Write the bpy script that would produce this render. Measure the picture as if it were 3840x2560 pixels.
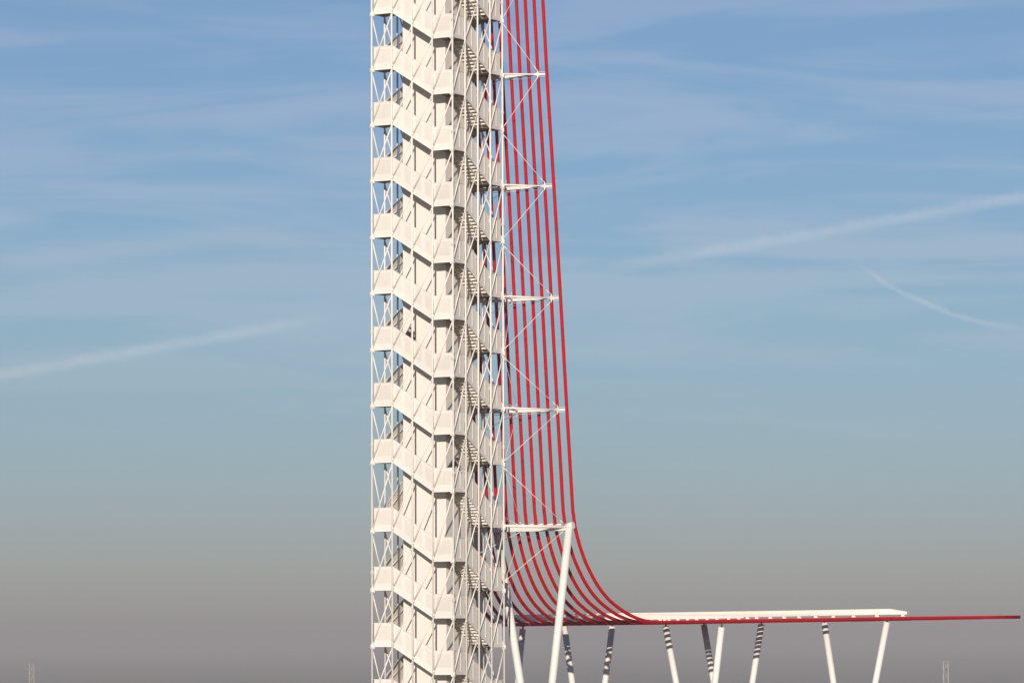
import bpy, math, random
from mathutils import Vector, Matrix
random.seed(7)
R = math.radians
for o in list(bpy.data.objects): bpy.data.objects.remove(o)
scene = bpy.context.scene
COL = scene.collection

# ------------------------------------------------------------------ camera
U = 0.015                      # one survey unit = 15 mm
CAM_H = 8.5                    # camera height above the terrace (m)
F, PITCH, ROLL = 14977.3, R(4.2256), R(0.192)
cam_d = bpy.data.cameras.new('camera'); cam = bpy.data.objects.new('camera', cam_d); COL.objects.link(cam)
cam_d.sensor_width = 36; cam_d.lens = F / 3840 * 36
cam_d.clip_start = 1; cam_d.clip_end = 120000
cam.matrix_world = Matrix.Translation((0, 0, CAM_H)) @ Matrix.Rotation(R(90) + PITCH, 4, 'X') @ Matrix.Rotation(-ROLL, 4, 'Z')
scene.camera = cam

# ------------------------------------------------------------------ sky
SUN_EL, SUN_AZ = 13.9, 5.8     # sun behind the camera, a little to its left
world = bpy.data.worlds.new('World'); scene.world = world; world.use_nodes = True
nt = world.node_tree; nt.nodes.clear()
def N(t, kind, **kw):
    n = t.nodes.new(kind)
    for k, v in kw.items():
        if k.startswith('i_'): n.inputs[int(k[2:])].default_value = v
        else: setattr(n, k, v)
    return n
def MATH(t, op, a, b=None, c=None, clamp=False):
    n = t.nodes.new('ShaderNodeMath'); n.operation = op; n.use_clamp = clamp
    for i, v in enumerate((a, b, c)):
        if v is None: continue
        if isinstance(v, (int, float)): n.inputs[i].default_value = v
        else: t.links.new(v, n.inputs[i])
    return n.outputs[0]
def MIX(t, fac, a, b, mode='MIX'):
    n = t.nodes.new('ShaderNodeMix'); n.data_type = 'RGBA'; n.blend_type = mode
    for s, v in ((n.inputs[0], fac), (n.inputs[6], a), (n.inputs[7], b)):
        if isinstance(v, (int, float)): s.default_value = v
        elif isinstance(v, tuple): s.default_value = v + (1,) if len(v) == 3 else v
        else: t.links.new(v, s)
    return n.outputs[2]
def pix_dir(x, y):
    u2, v2 = x - 1920, 1280 - y
    u = u2 * math.cos(ROLL) + v2 * math.sin(ROLL); v = -u2 * math.sin(ROLL) + v2 * math.cos(ROLL)
    return Vector((u / F, math.cos(PITCH) - v / F * math.sin(PITCH), math.sin(PITCH) + v / F * math.cos(PITCH)))
sky = N(nt, 'ShaderNodeTexSky', sky_type='NISHITA', sun_disc=False)
sky.sun_elevation = R(SUN_EL); sky.sun_rotation = R(180 + SUN_AZ)
sky.air_density = 1.0; sky.dust_density = 0.2; sky.ozone_density = 2.5; sky.altitude = 100
tc = N(nt, 'ShaderNodeTexCoord')
# cirrus veils: noise on the sky direction, stretched along the horizon
mp = N(nt, 'ShaderNodeMapping'); mp.inputs['Scale'].default_value = (3.2, 3.2, 26); mp.inputs['Rotation'].default_value = (0, R(3.5), 0)
nt.links.new(tc.outputs['Generated'], mp.inputs[0])
n1 = N(nt, 'ShaderNodeTexNoise'); n1.inputs['Scale'].default_value = 1.9; n1.inputs['Detail'].default_value = 7; n1.inputs['Roughness'].default_value = .55; n1.inputs['Distortion'].default_value = 1.4
nt.links.new(mp.outputs[0], n1.inputs['Vector'])
mp2 = N(nt, 'ShaderNodeMapping'); mp2.inputs['Scale'].default_value = (14, 14, 120); mp2.inputs['Rotation'].default_value = (0, R(-3.5), 0)
nt.links.new(tc.outputs['Generated'], mp2.inputs[0])
n2 = N(nt, 'ShaderNodeTexNoise'); n2.inputs['Scale'].default_value = 1.3; n2.inputs['Detail'].default_value = 4; n2.inputs['Distortion'].default_value = .5
nt.links.new(mp2.outputs[0], n2.inputs['Vector'])
cir = MATH(nt, 'ADD', MATH(nt, 'MULTIPLY', n1.outputs[0], .75), MATH(nt, 'MULTIPLY', n2.outputs[0], .25))
mr = N(nt, 'ShaderNodeMapRange', interpolation_type='SMOOTHSTEP'); mr.inputs[1].default_value = .42; mr.inputs[2].default_value = .60
nt.links.new(cir, mr.inputs[0])
sxc = N(nt, 'ShaderNodeSeparateXYZ'); nt.links.new(tc.outputs['Generated'], sxc.inputs[0])
mrh = N(nt, 'ShaderNodeMapRange', interpolation_type='SMOOTHSTEP'); mrh.inputs[1].default_value = .03; mrh.inputs[2].default_value = .12; nt.links.new(sxc.outputs[2], mrh.inputs[0])
cirf = MATH(nt, 'MULTIPLY', mr.outputs[0], mrh.outputs[0])     # veils thin out towards the horizon
# two aircraft trails, each a great-circle streak in the sky
def dotn(vec):
    n = N(nt, 'ShaderNodeVectorMath', operation='DOT_PRODUCT'); nt.links.new(tc.outputs['Generated'], n.inputs[0]); n.inputs[1].default_value = vec
    return n.outputs['Value']
def ramp(val, a, b):
    m = N(nt, 'ShaderNodeMapRange', interpolation_type='SMOOTHSTEP'); m.inputs[1].default_value = a; m.inputs[2].default_value = b
    nt.links.new(val, m.inputs[0]); return m.outputs[0]
n3 = N(nt, 'ShaderNodeTexNoise'); n3.inputs['Scale'].default_value = 160; n3.inputs['Detail'].default_value = 5; n3.inputs['Roughness'].default_value = .6
nt.links.new(tc.outputs['Generated'], n3.inputs['Vector'])
n4 = N(nt, 'ShaderNodeTexNoise'); n4.inputs['Scale'].default_value = 900; n4.inputs['Detail'].default_value = 3
nt.links.new(tc.outputs['Generated'], n4.inputs['Vector'])
wob = MATH(nt, 'ADD', MATH(nt, 'MULTIPLY', MATH(nt, 'SUBTRACT', n3.outputs[0], .5), .0016), MATH(nt, 'MULTIPLY', MATH(nt, 'SUBTRACT', n4.outputs[0], .5), .0009))
clump = MATH(nt, 'ADD', -.1, MATH(nt, 'ADD', MATH(nt, 'MULTIPLY', n3.outputs[0], 1.2), MATH(nt, 'MULTIPLY', n4.outputs[0], .9)))
def streak(p0, p1, wid, bend=0.0):
    a, b = pix_dir(*p0).normalized(), pix_dir(*p1).normalized()
    n = a.cross(b).normalized(); t = (b - a).normalized(); m = (a + b) / 2
    d = dotn(n); s = MATH(nt, 'SUBTRACT', dotn(t), t.dot(m))
    half = (b - a).length / 2
    if bend: d = MATH(nt, 'ADD', d, MATH(nt, 'MULTIPLY', MATH(nt, 'SUBTRACT', MATH(nt, 'MULTIPLY', s, s), half * half), bend))
    d = MATH(nt, 'ABSOLUTE', MATH(nt, 'ADD', d, wob))
    core = MATH(nt, 'SUBTRACT', 1.0, ramp(d, 0.0, wid))
    return core, s, half, dotn((0, 1, 0))
c1, s1, h1, fy = streak((0, 1406), (3840, 738), 36 / F)
# thins out in its middle
gap = MATH(nt, 'MAXIMUM', MATH(nt, 'SUBTRACT', 1.0, ramp(s1, -1000 / F, -600 / F)), ramp(s1, 0 / F, 950 / F))
front = ramp(fy, .85, .95)
tr1 = MATH(nt, 'MULTIPLY', MATH(nt, 'MULTIPLY', c1, gap), front)
c2, s2, h2, fy2 = streak((3230, 1000), (3870, 1240), 17 / F, bend=6.0)
m2 = MATH(nt, 'MULTIPLY', ramp(s2, -390 / F, -250 / F), MATH(nt, 'SUBTRACT', 1.0, ramp(s2, 100 / F, 420 / F)))
tr2 = MATH(nt, 'MULTIPLY', MATH(nt, 'MULTIPLY', c2, m2), front)
trail = MATH(nt, 'MULTIPLY', MATH(nt, 'MAXIMUM', MATH(nt, 'MULTIPLY', tr1, .27), MATH(nt, 'MULTIPLY', tr2, .27)), clump)
elev = N(nt, 'ShaderNodeValToRGB'); sx = N(nt, 'ShaderNodeSeparateXYZ'); nt.links.new(tc.outputs['Generated'], sx.inputs[0]); nt.links.new(sx.outputs[2], elev.inputs[0])
cr = elev.color_ramp; cr.interpolation = 'B_SPLINE'; cr.elements[0].position = 0.0; cr.elements[0].color = (.55, .59, .84, 1); cr.elements[1].position = .17; cr.elements[1].color = (.72, .785, .97, 1)
for p_, c_ in ((.035, (.55, .645, .95, 1)), (.075, (.60, .715, .93, 1))):
    e_ = cr.elements.new(p_); e_.color = c_
skyc = MIX(nt, 1.0, sky.outputs[0], elev.outputs[0], 'MULTIPLY')
veil = MIX(nt, 1.0, skyc, (1.50, 1.16, 1.04), 'MULTIPLY')
skyc = MIX(nt, MATH(nt, 'MULTIPLY', cirf, .74), skyc, veil)
skyc = MIX(nt, trail, skyc, (7.5, 8.0, 8.6))
bg = N(nt, 'ShaderNodeBackground'); bg.inputs[1].default_value = 0.0864
wo = N(nt, 'ShaderNodeOutputWorld'); nt.links.new(skyc, bg.inputs[0]); nt.links.new(bg.outputs[0], wo.inputs[0])

# ------------------------------------------------------------------ sun
sd = bpy.data.lights.new('sun', 'SUN'); sun = bpy.data.objects.new('sun', sd); COL.objects.link(sun)
sd.energy = 5.0; sd.angle = R(0.53); sd.color = (1.0, 0.915, 0.815)
trav = Vector((math.sin(R(SUN_AZ)) * math.cos(R(SUN_EL)), math.cos(R(SUN_AZ)) * math.cos(R(SUN_EL)), -math.sin(R(SUN_EL))))
sun.rotation_euler = trav.to_track_quat('-Z', 'Y').to_euler(); sun.location = (-20, -60, 60)
vs = scene.view_settings; vs.view_transform = 'Standard'; vs.look = 'None'; vs.exposure = 0.0; vs.gamma = 1.0
scene.render.engine = 'CYCLES'
scene.cycles.volume_bounces = 1

# ------------------------------------------------------------------ helpers
def at(x, y, depth):
    """world point seen at photo position x,y (3840x2560) at a depth in survey units"""
    d = pix_dir(x, y); d = d * (depth / d.y)
    return Vector((d.x * U, d.y * U, d.z * U + CAM_H))
class MB:
    def __init__(s): s.v = []; s.f = []; s.sm = []
    def add(s, vs, fs, smooth=False):
        b = len(s.v); s.v += [tuple(v) for v in vs]; s.f += [tuple(b + i for i in f) for f in fs]; s.sm += [smooth] * len(fs); return s
    def box(s, x0, x1, y0, y1, z0, z1, kx=0.0):
        """box; kx = how much z falls per metre of x (sheared panel)"""
        vs = [(x, y, z - kx * x) for z in (z0, z1) for x, y in ((x0, y0), (x1, y0), (x1, y1), (x0, y1))]
        return s.add(vs, [(3, 2, 1, 0), (4, 5, 6, 7), (0, 1, 5, 4), (1, 2, 6, 5), (2, 3, 7, 6), (3, 0, 4, 7)])
    def sweep(s, pts, rad, n=10, cap=True, ref=Vector((0, 0, 1))):
        pts = [Vector(p) for p in pts]; rads = rad if isinstance(rad, (list, tuple)) else [rad] * len(pts)
        rings = []; vs = []; X = None
        for i, p in enumerate(pts):
            t = (pts[min(i + 1, len(pts) - 1)] - pts[max(i - 1, 0)]).normalized()
            if X is None:
                X = t.cross(Vector((1, 0, 0)) if abs(t.x) < .9 else Vector((0, 1, 0))).normalized()
            X = (X - t * X.dot(t)).normalized(); Yv = t.cross(X)
            for k in range(n):
                a = 2 * math.pi * k / n; vs.append(p + (X * math.cos(a) + Yv * math.sin(a)) * rads[i])
        b = len(s.v); s.v += [tuple(v) for v in vs]
        for i in range(len(pts) - 1):
            for k in range(n):
                k2 = (k + 1) % n
                s.f.append((b + i * n + k, b + i * n + k2, b + (i + 1) * n + k2, b + (i + 1) * n + k)); s.sm.append(True)
        if cap:
            s.f.append(tuple(b + k for k in reversed(range(n)))); s.sm.append(False)
            e = b + (len(pts) - 1) * n; s.f.append(tuple(e + k for k in range(n))); s.sm.append(False)
        return s
    def beam(s, a, b, w, h):
        """rectangular bar from a to b, w wide and h high"""
        a, b = Vector(a), Vector(b); t = (b - a).normalized()
        side = t.cross(Vector((0, 0, 1)));
        side = side.normalized() if side.length > 1e-4 else Vector((1, 0, 0))
        up = side.cross(t)
        vs = [p + side * sx * w / 2 + up * sz * h / 2 for p in (a, b) for sx, sz in ((-1, -1), (1, -1), (1, 1), (-1, 1))]
        return s.add(vs, [(0, 1, 2, 3), (7, 6, 5, 4), (1, 0, 4, 5), (2, 1, 5, 6), (3, 2, 6, 7), (0, 3, 7, 4)])
    def mesh(s, name):
        m = bpy.data.meshes.new(name); m.from_pydata(s.v, [], s.f)
        m.polygons.foreach_set('use_smooth', s.sm); m.update(); return m
def put(name, me, mat, parent=None, loc=(0, 0, 0), rz=0.0, **tags):
    if isinstance(me, MB): me = me.mesh(name)
    if mat and not me.materials: me.materials.append(mat)
    o = bpy.data.objects.new(name, me); COL.objects.link(o)
    o.location = loc; o.rotation_euler = (0, 0, rz)
    if parent: o.parent = parent
    for k, v in tags.items(): o[k] = v
    return o
def empty(name, loc, label, cat, group=None):
    o = bpy.data.objects.new(name, None); COL.objects.link(o); o.location = loc; o.empty_display_size = .3
    o['label'] = label; o['category'] = cat
    if group: o['group'] = group
    return o

# ------------------------------------------------------------------ materials
def principled(name, col, rough=.5, metal=0.0, spec=.5):
    m = bpy.data.materials.new(name); m.use_nodes = True; b = m.node_tree.nodes['Principled BSDF']
    b.inputs['Base Color'].default_value = col + (1,); b.inputs['Roughness'].default_value = rough; b.inputs['Metallic'].default_value = metal
    b.inputs['Specular IOR Level'].default_value = spec
    return m, m.node_tree, b
def painted(name, col, dirt, amount, rust=0.0, rough=.45, streak=7.0):
    m, t, b = principled(name, col, rough)
    geo = N(t, 'ShaderNodeNewGeometry')
    mpn = N(t, 'ShaderNodeMapping'); mpn.inputs['Scale'].default_value = (streak, streak, .55); t.links.new(geo.outputs['Position'], mpn.inputs[0])
    a = N(t, 'ShaderNodeTexNoise'); a.inputs['Scale'].default_value = 1.0; a.inputs['Detail'].default_value = 6; t.links.new(mpn.outputs[0], a.inputs['Vector'])
    c = N(t, 'ShaderNodeTexNoise'); c.inputs['Scale'].default_value = 2.2; c.inputs['Detail'].default_value = 5; t.links.new(geo.outputs['Position'], c.inputs['Vector'])
    mrn = N(t, 'ShaderNodeMapRange', interpolation_type='SMOOTHSTEP'); mrn.inputs[1].default_value = .5; mrn.inputs[2].default_value = .78
    t.links.new(MATH(t, 'ADD', MATH(t, 'MULTIPLY', a.outputs[0], .6), MATH(t, 'MULTIPLY', c.outputs[0], .4)), mrn.inputs[0])
    out = MIX(t, MATH(t, 'MULTIPLY', mrn.outputs[0], amount), col, dirt)
    if rust:
        v = N(t, 'ShaderNodeTexNoise'); v.inputs['Scale'].default_value = 5.5; v.inputs['Detail'].default_value = 8; v.inputs['Roughness'].default_value = .7
        t.links.new(geo.outputs['Position'], v.inputs['Vector'])
        r2 = N(t, 'ShaderNodeMapRange', interpolation_type='SMOOTHSTEP'); r2.inputs[1].default_value = .66; r2.inputs[2].default_value = .74; t.links.new(v.outputs[0], r2.inputs[0])
        out = MIX(t, MATH(t, 'MULTIPLY', r2.outputs[0], rust), out, (.30, .14, .05))
    oi = N(t, 'ShaderNodeObjectInfo'); var = MATH(t, 'ADD', .92, MATH(t, 'MULTIPLY', oi.outputs['Random'], .09))
    cv = N(t, 'ShaderNodeCombineColor'); [t.links.new(var, cv.inputs[q]) for q in range(3)]
    out = MIX(t, 1.0, out, cv.outputs[0], 'MULTIPLY')
    t.links.new(out, b.inputs['Base Color'])
    rr = MATH(t, 'ADD', MATH(t, 'MULTIPLY', c.outputs[0], .25), rough - .1); t.links.new(rr, b.inputs['Roughness'])
    bp = N(t, 'ShaderNodeBump'); bp.inputs['Strength'].default_value = .06; bp.inputs['Distance'].default_value = .02
    t.links.new(c.outputs[0], bp.inputs['Height']); t.links.new(bp.outputs[0], b.inputs['Normal'])
    return m
M_WHITE = painted('white_paint', (.75, .695, .62), (.58, .50, .39), .40, rust=.5)
M_PANEL = painted('panel_paint', (.75, .695, .62), (.62, .54, .43), .45, rust=.35)
M_SHAFT = painted('shaft_cladding', (.75, .695, .62), (.66, .60, .51), .4, streak=2.5)
M_TREAD = painted('stair_paint', (.66, .59, .50), (.46, .38, .28), .4)
M_DECK_SHADE = painted('deck_underside_shade', (.36, .30, .215), (.22, .17, .11), .6)  # brown colour paints in the shade under white-painted landings and treads
M_BRACE = painted('brace_paint', (.75, .695, .62), (.62, .53, .41), .35, rust=.6)
M_RED = painted('red_paint', (.46, .0004, .005), (.32, .0004, .006), .45, rough=.48)
M_RED.node_tree.nodes['Principled BSDF'].inputs['Specular IOR Level'].default_value = .12
M_GALV, _, _ = principled('galvanised_steel', (.42, .42, .42), .4, .8)
M_DARK, _, _ = principled('dark_bearing', (.025, .022, .02), .6)
M_CABLE, _, _ = principled('white_cable', (.75, .695, .62), .5)
M_LAMP, _, _ = principled('lamp_housing', (.03, .03, .03), .5)
M_CONC = painted('concrete', (.42, .39, .35), (.28, .25, .21), .6, rough=.8, streak=3)
M_MAST, _, _ = principled('mast_steel', (.50, .45, .38), .6, .2)
M_SKIN, _, _ = principled('skin', (.55, .28, .19), .5)
M_NAVY, _, _ = principled('navy_jacket', (.012, .014, .035), .8)
M_BLACK, _, _ = principled('black_coat', (.015, .012, .016), .8)
M_TROUS, _, _ = principled('dark_trousers', (.03, .03, .045), .8)
M_HAIR, _, _ = principled('dark_hair', (.02, .012, .008), .6)

# ------------------------------------------------------------------ terrain
def smooth(a, b, x):
    t = min(1, max(0, (x - a) / (b - a))); return t * t * (3 - 2 * t)
PLAIN = -45.0
gm = MB(); rings = [0, 15, 30, 60, 100, 150, 200, 260, 320, 380, 420, 460, 500, 540, 580, 640, 720, 900, 1300, 2000, 3200, 5200, 8500, 13000, 22000, 40000]
NS = 72; cx, cy = 0.0, 200.0
gv = []; gf = []
for i, r in enumerate(rings):
    for k in range(NS):
        a = 2 * math.pi * k / NS
        rr = r * (1 + .04 * math.sin(3 * a + 1)) if 100 < r < 1000 else r
        z = PLAIN * smooth(380, 640, r) + (.5 * math.sin(k * 1.7 + i) if r > 60 and r < 1000 else 0) * smooth(40, 120, r)
        z = min(z, 0.0) if r < 1000 else z
        gv.append((cx + rr * math.cos(a), cy + rr * math.sin(a), z))
for i in range(len(rings) - 1):
    for k in range(NS):
        k2 = (k + 1) % NS; gf.append((i * NS + k, (i + 1) * NS + k, (i + 1) * NS + k2, i * NS + k2))
gm.add(gv, gf, True)
mg, tg, bgd = principled('dry_field', (.2, .17, .12), .95)
geo = N(tg, 'ShaderNodeNewGeometry'); na = N(tg, 'ShaderNodeTexNoise'); na.inputs['Scale'].default_value = .35; na.inputs['Detail'].default_value = 8; tg.links.new(geo.outputs['Position'], na.inputs['Vector'])
nb = N(tg, 'ShaderNodeTexNoise'); nb.inputs['Scale'].default_value = .006; nb.inputs['Detail'].default_value = 4; tg.links.new(geo.outputs['Position'], nb.inputs['Vector'])
gc = MIX(tg, na.outputs[0], (.28, .24, .18), (.20, .17, .12)); gc = MIX(tg, nb.outputs[0], gc, (.19, .17, .12)); tg.links.new(gc, bgd.inputs['Base Color'])
put('ground', gm, mg, kind='structure')

# ------------------------------------------------------------------ stair tower
TH, A_SIDE, X0, D0 = R(31.0166), 339.506, -264.548, 14200.0
ul = Vector((math.cos(TH), -math.sin(TH), 0)); ur = Vector((math.sin(TH), math.cos(TH), 0))
Cp = Vector((X0, D0, 0)); hA = A_SIDE / 2
corner = {1: Cp - ul * hA - ur * hA, 5: Cp + ul * hA - ur * hA, 9: Cp + ul * hA + ur * hA, 13: Cp - ul * hA + ur * hA}
def ext(seq, up, down, nu=3, nd=3):
    return [seq[0] - up * k for k in range(nu, 0, -1)] + seq + [seq[-1] + down * k for k in range(1, nd + 1)]
LV = {1: ext([56.2, 265.2, 473.3, 681.5, 892.4, 1103.3, 1314.2, 1525.1, 1736, 1993.2, 2213.4, 2424], 207, 211),
      5: ext([138, 348.5, 559, 769.5, 982, 1195, 1411, 1627, 1842.5, 2103.5, 2316.7, 2528.7], 209, 212),
      9: ext([81, 285, 489.5, 699, 908, 1117, 1326, 1535, 1743.5, 1978.6, 2214.9, 2425.5], 205, 211)}
def z_of(c, y):                 # landing underside height (m) of a corner level, from its measured image row
    P = corner[c]; lo, hi = -900., 3600.
    for _ in range(50):
        m = (lo + hi) / 2
        yc = P.y * math.cos(PITCH) + m * math.sin(PITCH); zc = -P.y * math.sin(PITCH) + m * math.cos(PITCH)
        u, v = F * P.x / yc, F * zc / yc
        if 1280 - (u * math.sin(ROLL) + v * math.cos(ROLL)) > y: lo = m
        else: hi = m
    return m * U + CAM_H
Z = {c: [z_of(c, y) for y in LV[c]] for c in LV}; Z[13] = list(Z[5])
TOP = Z[1][0] + 2.0
side = A_SIDE * U; bay = side / 4; INS = 80 * U        # bay 1.27 m, shaft set in 1.2 m
base = Vector((Cp.x * U, Cp.y * U, 0))
tower = empty('stair_tower', base, 'tall white steel stair tower with zigzag stairs round a square shaft', 'tower')
faces = [(1, 5, ul, ur, 0), (5, 9, ur, -ul, 1), (9, 13, -ul, -ur, 0), (13, 1, -ur, ul, 1)]
def cw(c): return Vector((corner[c].x * U, corner[c].y * U, 0))
PR, BR = .050, .036
DECK = .18; PH = 1.235          # deck build-up, parapet height from underside to rail

_cache = {}
def rail_panel(W, k, H=PH, fields=1):
    """steel parapet panel, x 0..W, facing -y, z 0..H, falling k per metre; plate with raised border and vertical ribs"""
    key = ('p', round(W, 3), round(k, 3), fields)
    if key in _cache: return _cache[key]
    m = MB()
    lo, hi = .40, H - .16
    m.box(0, W, -.014, .012, 0, lo - .04, k); m.box(0, W, -.014, .012, hi + .03, H, k)
    m.box(-.004, W + .004, -.03, .045, H, H + .035, k)                    # top rail
    m.box(0, W, -.035, -.0145, 0, .035, k)                                 # foot flange
    fw = W / fields
    for j in range(fields):
        a, b = j * fw, (j + 1) * fw
        m.box(a, a + .13, -.014, .012, lo - .04, hi + .03, k); m.box(b - .10, b, -.014, .012, lo - .04, hi + .03, k)
        x = a + .137; nb = int((b - .10 - x) / .058); st = (b - .10 - x) / nb
        for q in range(nb):
            m.box(x + .0, x + st - .014, -.008, .012, lo - .04, hi + .03, k); x += st
    me = m.mesh('parapet_panel'); _cache[key] = me; return me
def plain_panel(W, k, H=PH):
    key = ('q', round(W, 3), round(k, 3), round(H, 2))
    if key in _cache: return _cache[key]
    m = MB(); m.box(0, W, 0, .012, 0, H, k)
    m.box(0, W, -.02, -.0005, 0, .19, k); m.box(-.004, W + .004, -.03, .045, H, H + .035, k)
    m.box(W * .60, W * .60 + .028, -.022, -.0005, .191, H - .12, k)       # one upright stiffener
    m.box(.0, .05, -.010, -.0005, .191, H - .001, k)
    me = m.mesh('parapet_panel'); _cache[key] = me; return me
def tread_mesh(run, rise, w, first):
    key = ('t', round(run, 3), round(rise, 3), round(w, 3), first)
    if key in _cache: return _cache[key]
    m = MB(); m.box(-.012, 0, 0, w, -rise - .012, -.0125)                   # riser plate
    nrf = len(m.f); m.box(0.0005, run - .0125, 0, w, -rise - .012, -rise)      # tread plate
    me = m.mesh('tread'); me.materials.append(M_PANEL); me.materials.append(M_DECK_SHADE)
    for q in range(nrf, len(me.polygons)): me.polygons[q].material_index = 1  # tread plates get the painted shade brown, risers stay white
    _cache[key] = me; return me

# elevator shaft
sh = MB(); s2 = (side - 2 * INS) / 2
rot = Matrix.Rotation(-TH, 3, 'Z')
shaft = MB(); shaft.box(-s2, s2, -s2, s2, -.2, TOP - .5)
so = put('elevator_shaft', shaft, M_SHAFT, tower, (0, 0, 0), -TH)
cap = MB(); cap.box(-s2 - .05, s2 + .05, -s2 - .05, s2 + .05, TOP - .495, TOP - .35); put('shaft_roof', cap, M_WHITE, so)

# posts and splice flanges
post_h = TOP + .3
pm = MB(); pm.sweep([(0, 0, 0), (0, 0, post_h)], PR, 10); post_me = pm.mesh('post'); post_me.materials.append(M_WHITE)
fl = MB()
for dz in (-.045, 0.0, .045): fl.sweep([(0, 0, dz - .012), (0, 0, dz + .012)], .085, 12)
for k in range(6):
    a = k * math.pi / 3; fl.sweep([(.07 * math.cos(a), .07 * math.sin(a), -.09), (.07 * math.cos(a), .07 * math.sin(a), .09)], .010, 6)
fl_me = fl.mesh('splice_flange'); fl_me.materials.append(M_WHITE)
for (ca, cb, d, inn, kd) in faces:
    for j in range(4):
        p = cw(ca) + d * (bay * j)
        po = put('post', post_me, None, tower, p - base)
        if j == 0:
            for q in range(1, len(Z[ca]) - 1, 2):
                put('splice_flange', fl_me, None, po, (0, 0, Z[ca][q] + .95))

# flights, landings, braces
def flight_nodes(ca, cb, kd):
    n = len(Z[ca]); out = []
    for k in range(n):
        kb = k + kd
        if kb < len(Z[cb]): out.append((Z[ca][k], Z[cb][kb]))
    return out
lamp = MB(); lamp.box(-.05, .05, -.05, .05, -.05, 0); lamp.sweep([(0, 0, -.05), (.05, -.03, -.13)], [.045, .06], 8); lamp_me = lamp.mesh('lamp'); lamp_me.materials.append(M_LAMP)
for fi, (ca, cb, d, inn, kd) in enumerate(faces):
    ang = math.atan2(d.y, d.x); O = cw(ca) - base
    nodes = flight_nodes(ca, cb, kd)
    # --- braces: one diagonal per bay and storey
    for k in range(len(nodes) - 1):
        za, zb = nodes[k]; za2, zb2 = nodes[k + 1]
        up = [za, za, (za + zb) / 2, zb, zb]; dn = [za2, za2, (za2 + zb2) / 2, zb2, zb2]
        for j in range(4):
            if dn[j] < .1: continue
            a = d * (bay * j) + Vector((0, 0, dn[j] + .07)); b = d * (bay * (j + 1)) + Vector((0, 0, up[j + 1] - .05))
            m = MB(); t = (b - a).normalized()
            m.sweep([a + t * .03, b - t * .03], BR, 8)
            m.sweep([a + t * .05, a + t * .17], .046, 8)
            m.sweep([b - t * .17, b - t * .05], .046, 8)
            put('brace', m, M_BRACE, tower, O)
    # --- flights
    for k, (za, zb) in enumerate(nodes):
        if zb < .3: continue
        drop = za - zb; run_t = 2 * bay; kk = drop / run_t
        org = O + d * bay + Vector((0, 0, za))
        st = MB()                     # stringers under and beside the steps
        for y0, y1 in ((.45, .47), (.84, .86)):
            st.box(.03, run_t - .03, y0, y1, -.025, .03, kk)
        st.box(.0, run_t, INS - .05, INS - .03, .04, .10, kk)
        fo = put('stair_flight', st, M_TREAD, tower, org, ang)
        for h in range(2):
            pme = (rail_panel(bay - .07, kk, fields=2) if fi in (0, 2) else plain_panel(bay - .07, kk, PH + (.24 if fi == 3 else 0)))
            po = put('parapet_panel', pme, M_PANEL, fo, (h * bay + .035, .075, -(h * bay + .035) * kk))
        nr = 10 if drop < 1.75 else 12
        x_s, x_e = .06, run_t - .03                # first and last riser
        run = (x_e - x_s) / nr; rise = drop / nr
        if fi == 1 and 0 <= k <= len(nodes):
            for s in range(nr):
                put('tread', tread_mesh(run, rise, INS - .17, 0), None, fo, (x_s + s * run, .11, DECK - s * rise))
        else:
            sm = MB()
            for s in range(nr):
                x = x_s + s * run; z = DECK - s * rise
                sm.box(x - .012, x, .11, INS - .06, z - rise - .012, z - .0125); sm.box(x + .0005, x + run - .0125, .11, INS - .06, z - rise - .012, z - rise)
            put('steps', sm, M_TREAD, fo, kind='stuff')
        hrk = ('h', round(kk, 3))
        if hrk not in _cache: _cache[hrk] = MB().sweep([(.05, .17, DECK + .92 - .05 * kk), (run_t - .05, .17, DECK + .92 - (run_t - .05) * kk)], .021, 6).mesh('handrail')
        put('handrail', _cache[hrk], M_WHITE, fo)
        fp = MB(); fp.box(0, x_s - .0005, .11, INS - .06, DECK - .012, DECK); fp.box(x_e - .012, run_t, .11, INS - .06, DECK - drop - .012, DECK - drop)
        put('foot_plate', fp, M_TREAD, fo)
    # --- landing at the upper corner of this face
    for k, za in enumerate(Z[ca]):
        if za < .3: continue
        lm = MB(); i0 = .09
        lm.box(i0, bay - .01, i0, INS - .02, .05, DECK)
        lm.box(i0, INS + .0, INS - .0195, bay, .05, DECK - .003) if False else None
        for q in range(3):
            y = .28 + q * .32; lm.box(i0 + .02, bay - .03, y, y + .05, -.0, .0495)
        lm.box(bay - .06, bay - .0105, i0, INS - .03, -.002, .049)
        lo = put('landing', lm, M_DECK_SHADE, tower, O + Vector((0, 0, za)), ang)
        # parapet on the outgoing face and on the incoming face
        out_rail = fi in (0, 2)
        put('parapet_panel', rail_panel(bay - .13, 0) if out_rail else plain_panel(bay - .13, 0), M_PANEL, lo, (.095, .075, 0))
        put('parapet_panel', plain_panel(bay - .13, 0) if out_rail else rail_panel(bay - .13, 0), M_PANEL, lo, (.075, bay - .035, 0), -math.pi / 2)
        if ca in (5, 9): put('lamp', lamp_me, None, lo, (.62, .55, 0))
    # --- node plates on the corner post
    for k, za in enumerate(Z[ca]):
        if za < .3: continue
        g = MB(); g.box(-.10, .17, -.012, .012, -.09, .13); g.box(-.012, .012, -.013, .17, -.088, .128)
        g.sweep([(0, 0, -.1), (0, 0, .14)], .068, 10)
        put('node_plate', g, M_WHITE, tower, O + Vector((0, 0, za)), ang)

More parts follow.
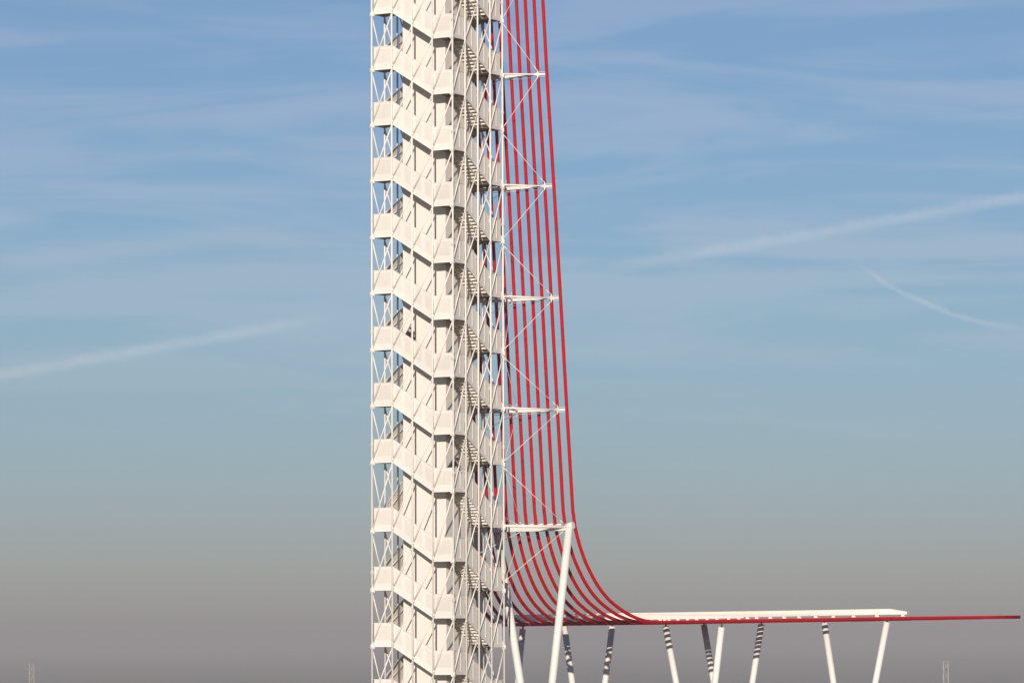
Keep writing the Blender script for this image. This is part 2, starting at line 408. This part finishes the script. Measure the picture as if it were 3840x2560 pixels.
# ------------------------------------------------------------------ red tubes
def lerp_tab(tab, y):
    for (y0, v0), (y1, v1) in zip(tab, tab[1:]):
        if y <= y1: return v0 + (v1 - v0) * (y - y0) / (y1 - y0)
    return tab[-1][1]
T0X = [(-620, 2003), (0, 2035.5), (285, 2051), (700, 2077), (1117, 2102), (1535, 2125.5), (1900, 2147)]
T0D = [(-620, 14172), (0, 14214), (1920, 14346)]
def t0_pt(y): return at(lerp_tab(T0X, y), y, lerp_tab(T0D, y))
def row_gap(z_frac): return (33.2 + 2.9 * z_frac) / 1.0547 / math.cos(TH) * U     # metres between tubes along the row
CURVE = [(0, 0), (26, 3.0), (60, 7), (93, 13), (130, 22.5), (168, 34.5), (200, 46), (227, 58), (270, 80), (311, 106), (345, 135), (366, 158), (388, 188), (406, 218), (420, 250), (430, 284), (434, 320), (435, 345)]
NT = 17; TR = 6.2 * U
gir_x = [3383, 3286, 3198, 3122, 3056, 2994, 2938, 2886, 2835, 2800, 2768, 2730, 2686, 2649, 2610, 2576, 2540]
def gir_depth(x): return 15150 + (3400 - x) * (650 / 1550)
def gir_bottom(x, y): return at(x, y, gir_depth(x))
def catmull(P, n=6):
    out = []
    for i in range(len(P) - 1):
        p0, p1, p2, p3 = P[max(i - 1, 0)], P[i], P[i + 1], P[min(i + 2, len(P) - 1)]
        for k in range(n):
            t = k / n
            out.append(.5 * ((2 * p1) + (p2 - p0) * t + (2 * p0 - 5 * p1 + 4 * p2 - p3) * t * t + (3 * p1 - p0 - 3 * p2 + p3) * t ** 3))
    out.append(P[-1]); return out
UPX = 1 / 1.0547
tube_paths = []
for i in range(NT):
    pts = []
    for y in (-600, -420, -240, -60, 120, 300, 480, 660, 840, 1020, 1200, 1380, 1560, 1740, 1900):
        pts.append(t0_pt(y) - ul * (i * row_gap(max(0, y) / 1920)))
    S = pts[-1]; sph = max(.25, .75 * (1 - .04 * i)); ph = math.asin(sph)
    dirh = Vector((math.sin(ph), math.cos(ph), 0)); f0 = 1 / .75
    zend = (51.5 - .55 * i) * U + CAM_H; z0 = S.z
    curve = [S + dirh * (l * UPX * U * f0) + Vector((0, 0, -(v / 435) * (z0 - zend))) for v, l in CURVE[1:]]
    # vertical profile leaves the batter gently
    pts += curve
    E = pts[-1]
    gx = gir_x[i]; gp = at(gx, 2300, gir_depth(gx)); gp.z = zend + (13.5 - .9 * min(i, 4)) * U
    dv = (gp - E); L = dv.length
    # a gentle turn in plan from the curve's plane to the run under the white girder
    run = []
    for t in (.10, .22, .36, .52, .68, .84):
        a = E + dirh * (L * t); b = E + dv * t
        w = smooth(0, .75, t); q = a.lerp(b, w); q.z = zend + (gp.z - zend) * t
        run.append(q)
    tail = dv.normalized(); ex = 3856 - 140 * i
    end_dx = max(60, (ex - gx)) * (gp.y / U) / F * U
    endp = gp + tail * (end_dx / max(.2, tail.x)); endp.z = gp.z + (endp - gp).length * .009
    pts += run + [gp, endp]
    path = catmull(pts, 3); tube_paths.append((pts, path, S, dirh))
    where = ['outermost red tube, nearest the camera and longest in the horizontal run', 'second red tube in from the outer edge of the row',
             'third red tube in from the outer edge of the row', 'fourth red tube in from the outer edge, just above the wide white leg',
             'fifth red tube in from the outer edge of the row', 'sixth red tube in, crossed halfway by the stay rods',
             'seventh red tube in from the outer edge, close to the tower', 'eighth red tube in, next to the right corner post of the tower']
    lab = where[i] if i < 8 else {16: 'innermost red tube, showing left of the shaft near the top'}.get(i, 'dark shaded red tube behind the tower, the %s of the row' % ('ninth', 'tenth', 'eleventh', 'twelfth', 'thirteenth', 'fourteenth', 'fifteenth', 'sixteenth')[min(7, i - 8)])
    m = MB(); m.sweep(path, TR, 14)
    acc = 0.0; nxt = 3.0 + (i * 1.37) % 3.0
    for p_, q_ in zip(path, path[1:]):
        seg = (q_ - p_).length
        while acc + seg > nxt:
            c_ = p_.lerp(q_, (nxt - acc) / seg); d_ = (q_ - p_).normalized()
            m.sweep([c_ - d_ * .035, c_ - d_ * .012, c_ + d_ * .012, c_ + d_ * .035], [TR + .002, TR + .009, TR + .009, TR + .002], 14, cap=False); nxt += 6.0
        acc += seg
    t = put('red_tube', m, M_RED, None, (0, 0, 0), label=lab, category='tube', group='row of red tubes sweeping down behind the tower')

# ------------------------------------------------------------------ brackets between tower and tubes
def row_pt(y, i): return t0_pt(y) - ul * (i * row_gap(max(0, y) / 1920))
P9, P13 = cw(9), cw(13)
def zrow(y, depth=14300): return at(1900, y, depth).z
blabels = {-125: 'white bracket just above the picture, only its lower stay rods in view', 285: 'topmost white steel bracket in view tying the red tubes to the tower', 700: 'second white tube bracket from the top with thin stay rods',
           1117: 'third white tube bracket from the top with thin stay rods', 1535: 'fourth white tube bracket, the last slender one above the thick bracket'}
def stay(parent, a, b, r=.010):
    m = MB(); t = (b - a).normalized(); m.sweep([a, b], r, 6)
    L = (b - a).length
    m.sweep([a + t * .05, a + t * .35], r * 1.5, 6); m.sweep([b - t * .35, b - t * .05], r * 1.5, 6)
    put('stay_rod', m, M_CABLE, parent)
for yb, lab in blabels.items():
    br = empty('tube_bracket', (0, 0, 0), lab, 'bracket', 'brackets between tower and tubes')
    z = z_of(9, yb) + .10
    off = -ur * .24                                    # beam runs on the tower side of the tubes
    n0 = row_pt(yb, 0); node = n0 - ul * .50 + off * .6; node.z = z - .06
    far = row_pt(yb, 16) + off; far.z = z - .03
    A9 = Vector((P9.x, P9.y, z)); A13 = Vector((P13.x, P13.y, z))
    m = MB(); m.sweep([A9, node], [.05, .044], 10); put('front_strut', m, M_WHITE, br)
    m = MB(); m.sweep([A13, far], .045, 10); put('rear_strut', m, M_WHITE, br)
    mid = row_pt(yb, 5) + off; mid.z = z - .05; mid2 = row_pt(yb, 11) + off; mid2.z = z - .05
    m = MB(); m.sweep([A9, mid], .04, 8); put('diagonal_strut', m, M_WHITE, br)
    m = MB(); m.sweep([A13, mid2], .04, 8); put('diagonal_strut', m, M_WHITE, br)
    # tapered row beam
    m = MB(); a, b = node, far; sd_ = ur
    segs = 10
    vs = []; fs = []
    for q in range(segs + 1):
        t = q / segs; p = a.lerp(b, t); hh = .032 + .06 * math.sin(math.pi * min(1, t * 1.15 + .05)) ** .8 if t < .9 else .05
        for sx, sz in ((-1, -1), (1, -1), (1, 1), (-1, 1)): vs.append(p + sd_ * (sx * .05) + Vector((0, 0, sz * hh)))
    for q in range(segs):
        for w in range(4): fs.append((q * 4 + w, q * 4 + (w + 1) % 4, q * 4 + 4 + (w + 1) % 4, q * 4 + 4 + w))
    fs += [(3, 2, 1, 0), tuple(segs * 4 + w for w in range(4))]
    m.add(vs, fs); put('row_beam', m, M_WHITE, br)
    # gusset star and fork at the outer tube
    m = MB()
    gx_ = (node - A9).normalized(); gx_.z = 0
    star = [(0, .30), (.06, .08), (.26, .05), (.26, -.05), (.06, -.08), (0, -.30), (-.06, -.08), (-.3, -.04), (-.3, .04), (-.06, .08)]
    side_v = gx_.cross(Vector((0, 0, 1)))
    vs = [node + gx_ * p * .85 + Vector((0, 0, q * .85)) + side_v * s * .03 for s in (-1, 1) for p, q in star]; n = len(star)
    m.add(vs, [tuple(range(n)), tuple(reversed(range(n, 2 * n)))] + [(k, k + n, (k + 1) % n + n, (k + 1) % n) for k in range(n)])
    put('gusset', m, M_WHITE, br)
    m = MB(); n0z = n0.copy(); n0z.z = node.z; m.beam(node + gx_ * .2, n0z + gx_ * .06, .10, .10)
    m.beam(node + gx_ * .05 + Vector((0, 0, .12)), n0z + Vector((0, 0, .12)) + gx_ * .04, .07, .018); m.beam(node + gx_ * .05 - Vector((0, 0, .12)), n0z - Vector((0, 0, .12)) + gx_ * .04, .07, .018)
    put('end_fork', m, M_WHITE, br)
    # galvanised catwalk rail below the beam
    m = MB(); m.sweep([node - Vector((0, 0, .16)), far - Vector((0, 0, .2))], .011, 6); put('service_rail', m, M_GALV, br)
    for i in range(1, NT):
        c = row_pt(yb, i); c.z = z - .12
        m = MB(); m.sweep([c - Vector((0, 0, .03)), c + Vector((0, 0, .03))], TR + .018, 12); m.beam(c, c + off + Vector((0, 0, .05)), .06, .08)
        put('tube_clamp', m, M_WHITE, br)
    zu, zd = at(1890, yb - 195, P9.y / U).z, at(1890, yb + 193, P9.y / U).z
    for zz, sg in ((zu, 1), (zd, -1)):
        stay(br, Vector((P9.x, P9.y, zz)) + ul * .05, node + Vector((0, 0, sg * .18)), .015)
        stay(br, Vector((P9.x, P9.y, zz)) + ul * .05, mid + Vector((0, 0, sg * .10)))
        stay(br, Vector((P13.x, P13.y, zz)), mid2 + Vector((0, 0, sg * .10)))
        stay(br, Vector((P13.x, P13.y, zz)) , mid + Vector((0, 0, sg * .10)), .015)

# thick lower bracket on inclined legs
yb = 1978.6; z = z_of(9, yb) + .08
lb = empty('bracket_frame', (0, 0, 0), 'thick white bracket at the tube bend carried by wide inclined legs', 'bracket')
n0 = row_pt(1890, 0); tip = at(2134, 1976, lerp_tab(T0D, 1900) - 12)
off = -ur * .34
far = row_pt(1890, 16) + off; far.z = tip.z - .02
A9 = Vector((P9.x, P9.y, tip.z + .06)); A13 = Vector((P13.x, P13.y, tip.z))
m = MB(); m.sweep([A9, tip + Vector((0, 0, .02))], [.075, .095], 12); put('front_strut', m, M_WHITE, lb)
m = MB(); m.sweep([A13, far], .075, 12); put('rear_strut', m, M_WHITE, lb)
m = MB(); rb0 = tip + off * .3 - ul * .1; rb0.z = tip.z - .06
m.beam(rb0, far - Vector((0, 0, .06)), .34, .24); put('row_beam', m, M_WHITE, lb)
m = MB(); cb_ = tip; m.sweep([cb_ - ul * .18 + Vector((0, 0, .03)), cb_ + ul * .26 + Vector((0, 0, .10))], .20, 14); put('leg_head', m, M_WHITE, lb)
for i in range(NT):
    c = row_pt(1945, i); c.z = tip.z + .08
    m = MB(); a = c + off * .75 - ul * .50; b = c - ul * .07
    vs = [a + Vector((0, 0, 0)), b + Vector((0, 0, 0)), b + Vector((0, 0, .17)), a + Vector((0, 0, .03))]
    vs = [v + ur * s * .02 for s in (-1, 1) for v in vs]
    m.add(vs, [(0, 1, 2, 3), (7, 6, 5, 4), (0, 4, 5, 1), (1, 5, 6, 2), (2, 6, 7, 3), (3, 7, 4, 0)])
    m.beam(b + Vector((0, 0, .06)), c + Vector((0, 0, .06)), .05, .09)
    put('saddle_fin', m, M_WHITE, lb)
def ground_pt(x, depth): 
    q = at(x, 2700, depth); lo_, hi_ = 2400, 4200
    for _ in range(40):
        md = (lo_ + hi_) / 2; q = at(x, md, depth)
        if q.z > 0: lo_ = md
        else: hi_ = md
    return q
def leg_mesh(a, b, r0, r1): 
    m = MB(); m.sweep([a, a.lerp(b, .5), b], [r0, (r0 + r1) / 2, r1], 18); return m
footF = ground_pt(2025, 14340)
legF1 = leg_mesh(tip - Vector((0, 0, .05)), footF, .215, .215); put('leg', legF1, M_WHITE, lb)
a = at(1863, 1990, 14520); put('leg', leg_mesh(a, footF + Vector((-.1, .1, 0)), .215, .215), M_WHITE, lb)
a = at(1790, 1992, 14560); put('leg', leg_mesh(a, ground_pt(1828, 14560), .215, .215), M_WHITE, lb)
put('foot_block', MB().box(footF.x - .7, footF.x + .7, footF.y - .7, footF.y + .7, -.2, .35), M_CONC, lb)
mid = row_pt(1890, 5) + off; mid.z = tip.z - .05
zd = at(1890, yb + 200, P9.y / U).z; zu = at(1890, yb - 225, P9.y / U).z
for zz, sg in ((zu, 1), (zd, -1)):
    stay(lb, Vector((P9.x, P9.y, zz)) + ul * .05, tip + Vector((-.25, 0, sg * .16)), .015)
    stay(lb, Vector((P9.x, P9.y, zz)) + ul * .05, mid + Vector((0, 0, sg * .12)))
    stay(lb, Vector((P13.x, P13.y, zz)), mid + Vector((0, 0, sg * .12)), .016)

# ------------------------------------------------------------------ white girder over the horizontal run
gd = empty('white_girder', gir_bottom(2600, 2320), 'long white box girder lying over the horizontal red tubes', 'girder')
gb = Vector(gd.location)
def prism(pts_xy, depth_add=40):
    """outline given as (x, y) on the girder's front plane, thickness in units"""
    m = MB(); fr = [at(x, y, gir_depth(x)) for x, y in pts_xy]
    dirg = (at(3400, 2300, gir_depth(3400)) - at(1800, 2300, gir_depth(1800))); dirg.z = 0; dirg.normalize()
    back = Vector((-dirg.y, dirg.x, 0)) * (depth_add * U); back = back if back.y > 0 else -back
    n = len(fr); vs = [p - gb for p in fr] + [p + back - gb for p in fr]
    m.add(vs, [tuple(range(n)), tuple(reversed(range(n, 2 * n)))] + [(k, k + n, (k + 1) % n + n, (k + 1) % n) for k in range(n)])
    return m
put('girder_body', prism([(1790, 2307.5), (2190, 2300.3), (2700, 2292), (3340, 2281.8), (3401, 2291.5), (3401, 2302), (3240, 2305), (2792, 2312.5), (2786, 2315.6), (2400, 2322), (1790, 2333)]), M_WHITE, gd)
put('top_flange', prism([(1790, 2306.6), (2190, 2299.4), (2700, 2291.1), (3338, 2280.9), (3338, 2281.6), (2700, 2291.8), (2190, 2300.1), (1790, 2307.3)], 46), M_WHITE, gd)
for x in range(1980, 3330, 150):
    yt = 2300.3 - (x - 2190) * .0161; ybm = 2302 + (3401 - x) * .0165 if x > 2790 else 2315.6 + (2786 - x) * .0172
    m = MB(); fr = [at(x, yt + .8, gir_depth(x)), at(x + 2.2, yt + .8, gir_depth(x + 2.2)), at(x + 2.2, ybm - .8, gir_depth(x + 2.2)), at(x, ybm - .8, gir_depth(x))]
    vs = [p - gb - Vector((0, .012, 0)) for p in fr] + [p - gb - Vector((0, .001, 0)) for p in fr]
    m.add(vs, [(0, 1, 2, 3), (0, 4, 5, 1), (1, 5, 6, 2), (2, 6, 7, 3), (3, 7, 4, 0)]); put('seam_strip', m, M_WHITE, gd)
for q, x in enumerate(gir_x + [2507, 2490, 2473, 2440, 2400, 2355, 2310, 2265]):
    yb_ = 2302 + (3401 - x) * .0165 if x > 2790 else 2315.6 + (2786 - x) * .0172
    p = at(x, yb_, gir_depth(x)) - gb
    m = MB(); m.box(p.x - .05, p.x + .13, p.y + .02, p.y + .5, p.z - .085, p.z - .001); m.box(p.x - .09, p.x + .17, p.y + .021, p.y + .499, p.z - .11, p.z - .0855)
    put('spacer', m, M_WHITE, gd)

# ------------------------------------------------------------------ trestles under the horizontal run
tres = [('leftmost pair of shaded support legs behind the tower', (1782, 2353, 15350), (1960, 2357, 15330), 1893),
        ('pair of support legs striped by tube shadows, right of the wide leg', (2116.5, 2347, 15560), (2296, 2347, 15500), 2209),
        ('front pair of white support legs with short striped shadows', (2496, 2348, 15030), (2705.7, 2349, 14790), 2623),
        ('rear pair of striped support legs crossing behind the front pair', (2639.4, 2341, 15530), (2855, 2339, 15410), 2752),
        ('rightmost pair of clean white support legs below the girder end', (3091.4, 2334, 15190), (3326, 2331, 15120), 3196)]
for lab, a, b, fx in tres:
    dm = (a[2] + b[2]) / 2; foot = ground_pt(fx, dm)
    t = empty('support_trestle', foot, lab, 'support', 'trestles below the horizontal tubes')
    for (x, y, dp), sx in ((a, -.16), (b, .16)):
        top = at(x, y, dp) - foot
        l = put('leg', leg_mesh(top, Vector((sx, 0, -.1)), .182, .182), M_WHITE, t)
        hd = MB(); hd.sweep([top - Vector((0, 0, .02)), top + Vector((.03, 0, .16))], .045, 8); hd.box(top.x - .1, top.x + .13, top.y - .1, top.y + .1, top.z + .13, top.z + .15)
        put('bearing_pin', hd, M_DARK, l)
    put('foot_block', MB().box(-.6, .6, -.6, .6, -.3, .3), M_CONC, t)

# ------------------------------------------------------------------ people
def skinned(name, joints, edges, radii, mat, parent, sub=2):
    me = bpy.data.meshes.new(name); me.from_pydata(joints, edges, []); me.materials.append(mat)
    o = bpy.data.objects.new(name, me); COL.objects.link(o); o.parent = parent
    sk = o.modifiers.new('skin', 'SKIN'); sk.use_smooth_shade = True
    for i, r in enumerate(radii):
        me.skin_vertices[0].data[i].radius = r if isinstance(r, tuple) else (r, r)
    me.skin_vertices[0].data[0].use_root = True
    ss = o.modifiers.new('sub', 'SUBSURF'); ss.levels = sub; ss.render_levels = sub
    return o
def hair_mesh(c, r, back, ext=100):
    m = MB(); vs = []; fs = []
    nu_, nv = 10, 5
    for j in range(nv + 1):
        t = j / nv * R(ext)
        for k in range(nu_):
            a = 2 * math.pi * k / nu_; x, y, zz = math.sin(t) * math.cos(a), math.sin(t) * math.sin(a), math.cos(t)
            p = Vector((x, y, zz)) + back * .25
            vs.append(Vector(c) + Vector((p.x * r, p.y * r, p.z * r * 1.08)))
    for j in range(nv):
        for k in range(nu_): fs.append((j * nu_ + k, (j + 1) * nu_ + k, (j + 1) * nu_ + (k + 1) % nu_, j * nu_ + (k + 1) % nu_))
    m.add(vs, fs, True); return m
def person(loc, facing, lean, label, coat, step=0.0, hair=100, size=.92):
    """standing figure; facing = unit plan vector, lean = forward shift of the head"""
    p = empty('person', loc, label, 'person'); p.scale = (size,) * 3
    fw = Vector((facing[0], facing[1], 0)).normalized(); sd = Vector((-fw.y, fw.x, 0)); up = Vector((0, 0, 1))
    def J(f, s, z): return tuple(fw * f + sd * s + up * z)
    hip = J(-lean * .25, 0, .93); chest = J(lean * .45, 0, 1.28 - lean * .15); neck = J(lean * .75, 0, 1.47 - lean * .28); head = J(lean * 1.0 + .03, 0, 1.60 - lean * .36); crown = J(lean * 1.1 + .05, 0, 1.70 - lean * .40)
    Jt = [hip, chest, neck, head, crown]; E_ = [(0, 1), (1, 2), (2, 3), (3, 4)]; r_ = [(.11, .09), (.13, .10), .058, (.085, .10), .072]
    nose = J(lean * 1.0 + .135, 0, 1.58 - lean * .36); Jt.append(nose); E_.append((3, 5)); r_.append(.022)
    arms = []
    for s in (-1, 1):
        sh_ = J(lean * .55, s * .19, 1.40 - lean * .25); el = J(lean * .55 + .10, s * .27, 1.14 - lean * .12); wr = J(lean * .6 + .20, s * .22, .90); hd_ = J(lean * .6 + .26, s * .21, .85)
        b = len(Jt); Jt += [sh_, el, wr, hd_]; E_ += [(1, b), (b, b + 1), (b + 1, b + 2), (b + 2, b + 3)]; r_ += [.062, .045, .034, (.04, .022)]
        arms.append((sh_, el, wr))
        for q, (ds, ln) in enumerate(((-.03, .07), (-.01, .085), (.01, .08), (.03, .065))):
            k1 = Vector(hd_) + sd * ds + fw * .03; k2 = k1 + fw * ln * .6 - up * .02; k3 = k2 + fw * ln * .2 - up * .035
            b2 = len(Jt); Jt += [tuple(k1), tuple(k2), tuple(k3)]; E_ += [(b + 3, b2), (b2, b2 + 1), (b2 + 1, b2 + 2)]; r_ += [.010, .009, .008]
        k1 = Vector(wr) + fw * .03 - sd * s * .035; k2 = k1 + fw * .05 - sd * s * .02 - up * .02
        b2 = len(Jt); Jt += [tuple(k1), tuple(k2)]; E_ += [(b + 2, b2), (b2, b2 + 1)]; r_ += [.011, .010]
    legs = []
    for s in (-1, 1):
        df = s * step; dz = -max(0, df) * .6
        hj = J(-lean * .25, s * .09, .90); kn = J(df * .6 + .05 - lean * .1, s * .10, .50 + dz * .4); an = J(df, s * .10, .09 + dz); toe = J(df + .16, s * .11, .035 + dz)
        b = len(Jt); Jt += [hj, kn, an, toe]; E_ += [(0, b), (b, b + 1), (b + 1, b + 2), (b + 2, b + 3)]; r_ += [.085, .055, .042, (.045, .03)]
        legs.append((hj, kn, an, toe))
    body = skinned('body', Jt, E_, r_, M_SKIN, p, 2)
    # ears
    for s in (-1, 1):
        em = MB(); c = Vector(head) + sd * s * .085; em.sweep([c - up * .03, c + up * .0, c + up * .03], [.012, .02, .012], 8); put('ear', em, M_SKIN, body)
    # coat over trunk and arms
    cj = [J(-lean * .3, 0, .84), chest, J(lean * .70, 0, 1.43 - lean * .26)]; ce = [(0, 1), (1, 2)]; cr = [(.19, .15), (.205, .155), (.085, .085)]
    for sh_, el, wr in arms:
        b = len(cj); cj += [sh_, el, wr]; ce += [(1, b), (b, b + 1), (b + 1, b + 2)]; cr += [.082, .066, .052]
    skinned('coat', cj, ce, cr, coat, p)
    tj = [J(-lean * .25, 0, .90)]; te = []; tr_ = [(.16, .125)]
    for hj, kn, an, toe in legs:
        b = len(tj); tj += [hj, kn, an]; te += [(0, b), (b, b + 1), (b + 1, b + 2)]; tr_ += [.10, .075, .06]
    skinned('trousers', tj, te, tr_, M_TROUS, p)
    for hj, kn, an, toe in legs:
        skinned('shoe', [tuple(Vector(an) - up * .02), toe], [(0, 1)], [.055, (.055, .042)], M_BLACK, p)
    put('hair', hair_mesh(Vector(head) + up * .035 + fw * .005, .108, -fw * .9, hair), M_HAIR, p)
    return p
# one walks down the stairs of the left face, just before its middle post
zA, zB = flight_nodes(1, 5, 0)[3 + 6]; s_ = .57
pA = cw(1) + ul * (bay + s_) + ur * .52; pA.z = zA + DECK - (math.floor((s_ - .06) / ((2 * bay - .09) / 10)) + 1) * (zA - zB) / 10
person(pA, (ul.x, ul.y), .34, 'person in a navy jacket walking down the stairs beside the shaft', M_NAVY, step=.14)
# one leans over on a corner landing
pB = cw(5) - ul * .50 + ur * .50; pB.z = Z[5][3 + 8] + DECK
person(pB, (.9, .6), .40, 'person in black leaning forward on the corner landing behind the parapet', M_BLACK, hair=175, size=1.03)

# ------------------------------------------------------------------ far lattice masts
def mast(x, ytop, w_px, depth, lab):
    top = at(x, ytop, depth); w = w_px / F * depth * U; H = top.z - PLAIN
    e = empty('lattice_mast', (top.x, top.y, PLAIN), lab, 'mast', 'far lattice masts')
    def hw(t): return w / 2 * (1 + 1.6 * (1 - t) ** 1.5)
    cs = [(-1, -1), (1, -1), (1, 1), (-1, 1)]; nseg = 16
    for c in cs:
        m = MB(); m.sweep([(c[0] * hw(q / nseg), c[1] * hw(q / nseg), H * q / nseg) for q in range(nseg + 1)], .075, 6); put('chord', m, M_MAST, e)
    m = MB()
    for q in range(nseg):
        t0, t1 = q / nseg, (q + 1) / nseg
        for k in range(4):
            a, b = cs[k], cs[(k + 1) % 4]
            pa0 = Vector((a[0] * hw(t0), a[1] * hw(t0), H * t0)); pb1 = Vector((b[0] * hw(t1), b[1] * hw(t1), H * t1)); pa1 = Vector((a[0] * hw(t1), a[1] * hw(t1), H * t1)); pb0 = Vector((b[0] * hw(t0), b[1] * hw(t0), H * t0))
            m.sweep([pa0, pb1], .035, 5); m.sweep([pb0, pa1], .035, 5); m.sweep([pa1, pb1], .045, 5)
    put('lattice', m, M_MAST, e, kind='stuff')
    p = MB(); p.box(-w * .55, w * .55, -w * .55, w * .55, H * .82, H * .82 + .25); put('platform', p, M_MAST, e)
mast(120, 2487, 17, 80000, 'pale far lattice mast fading into haze at the lower left')
mast(3546, 2478, 17, 76000, 'darker far lattice mast in haze below the tube ends')

# ------------------------------------------------------------------ air
hz = bpy.data.materials.new('haze'); hz.use_nodes = True; ht = hz.node_tree; ht.nodes.clear()
pv = N(ht, 'ShaderNodeVolumePrincipled'); ho = N(ht, 'ShaderNodeOutputMaterial'); ht.links.new(pv.outputs[0], ho.inputs['Volume'])
pv.inputs['Color'].default_value = (.615, .59, .59, 1); pv.inputs['Density'].default_value = .00025; pv.inputs['Anisotropy'].default_value = 0.0
hb = MB(); hb.box(-40500, 40500, -40300, 40700, PLAIN - 1.5, TOP + 2.0)
put('haze', hb, hz, kind='stuff', label='thin grey brown haze filling the air over the plain')
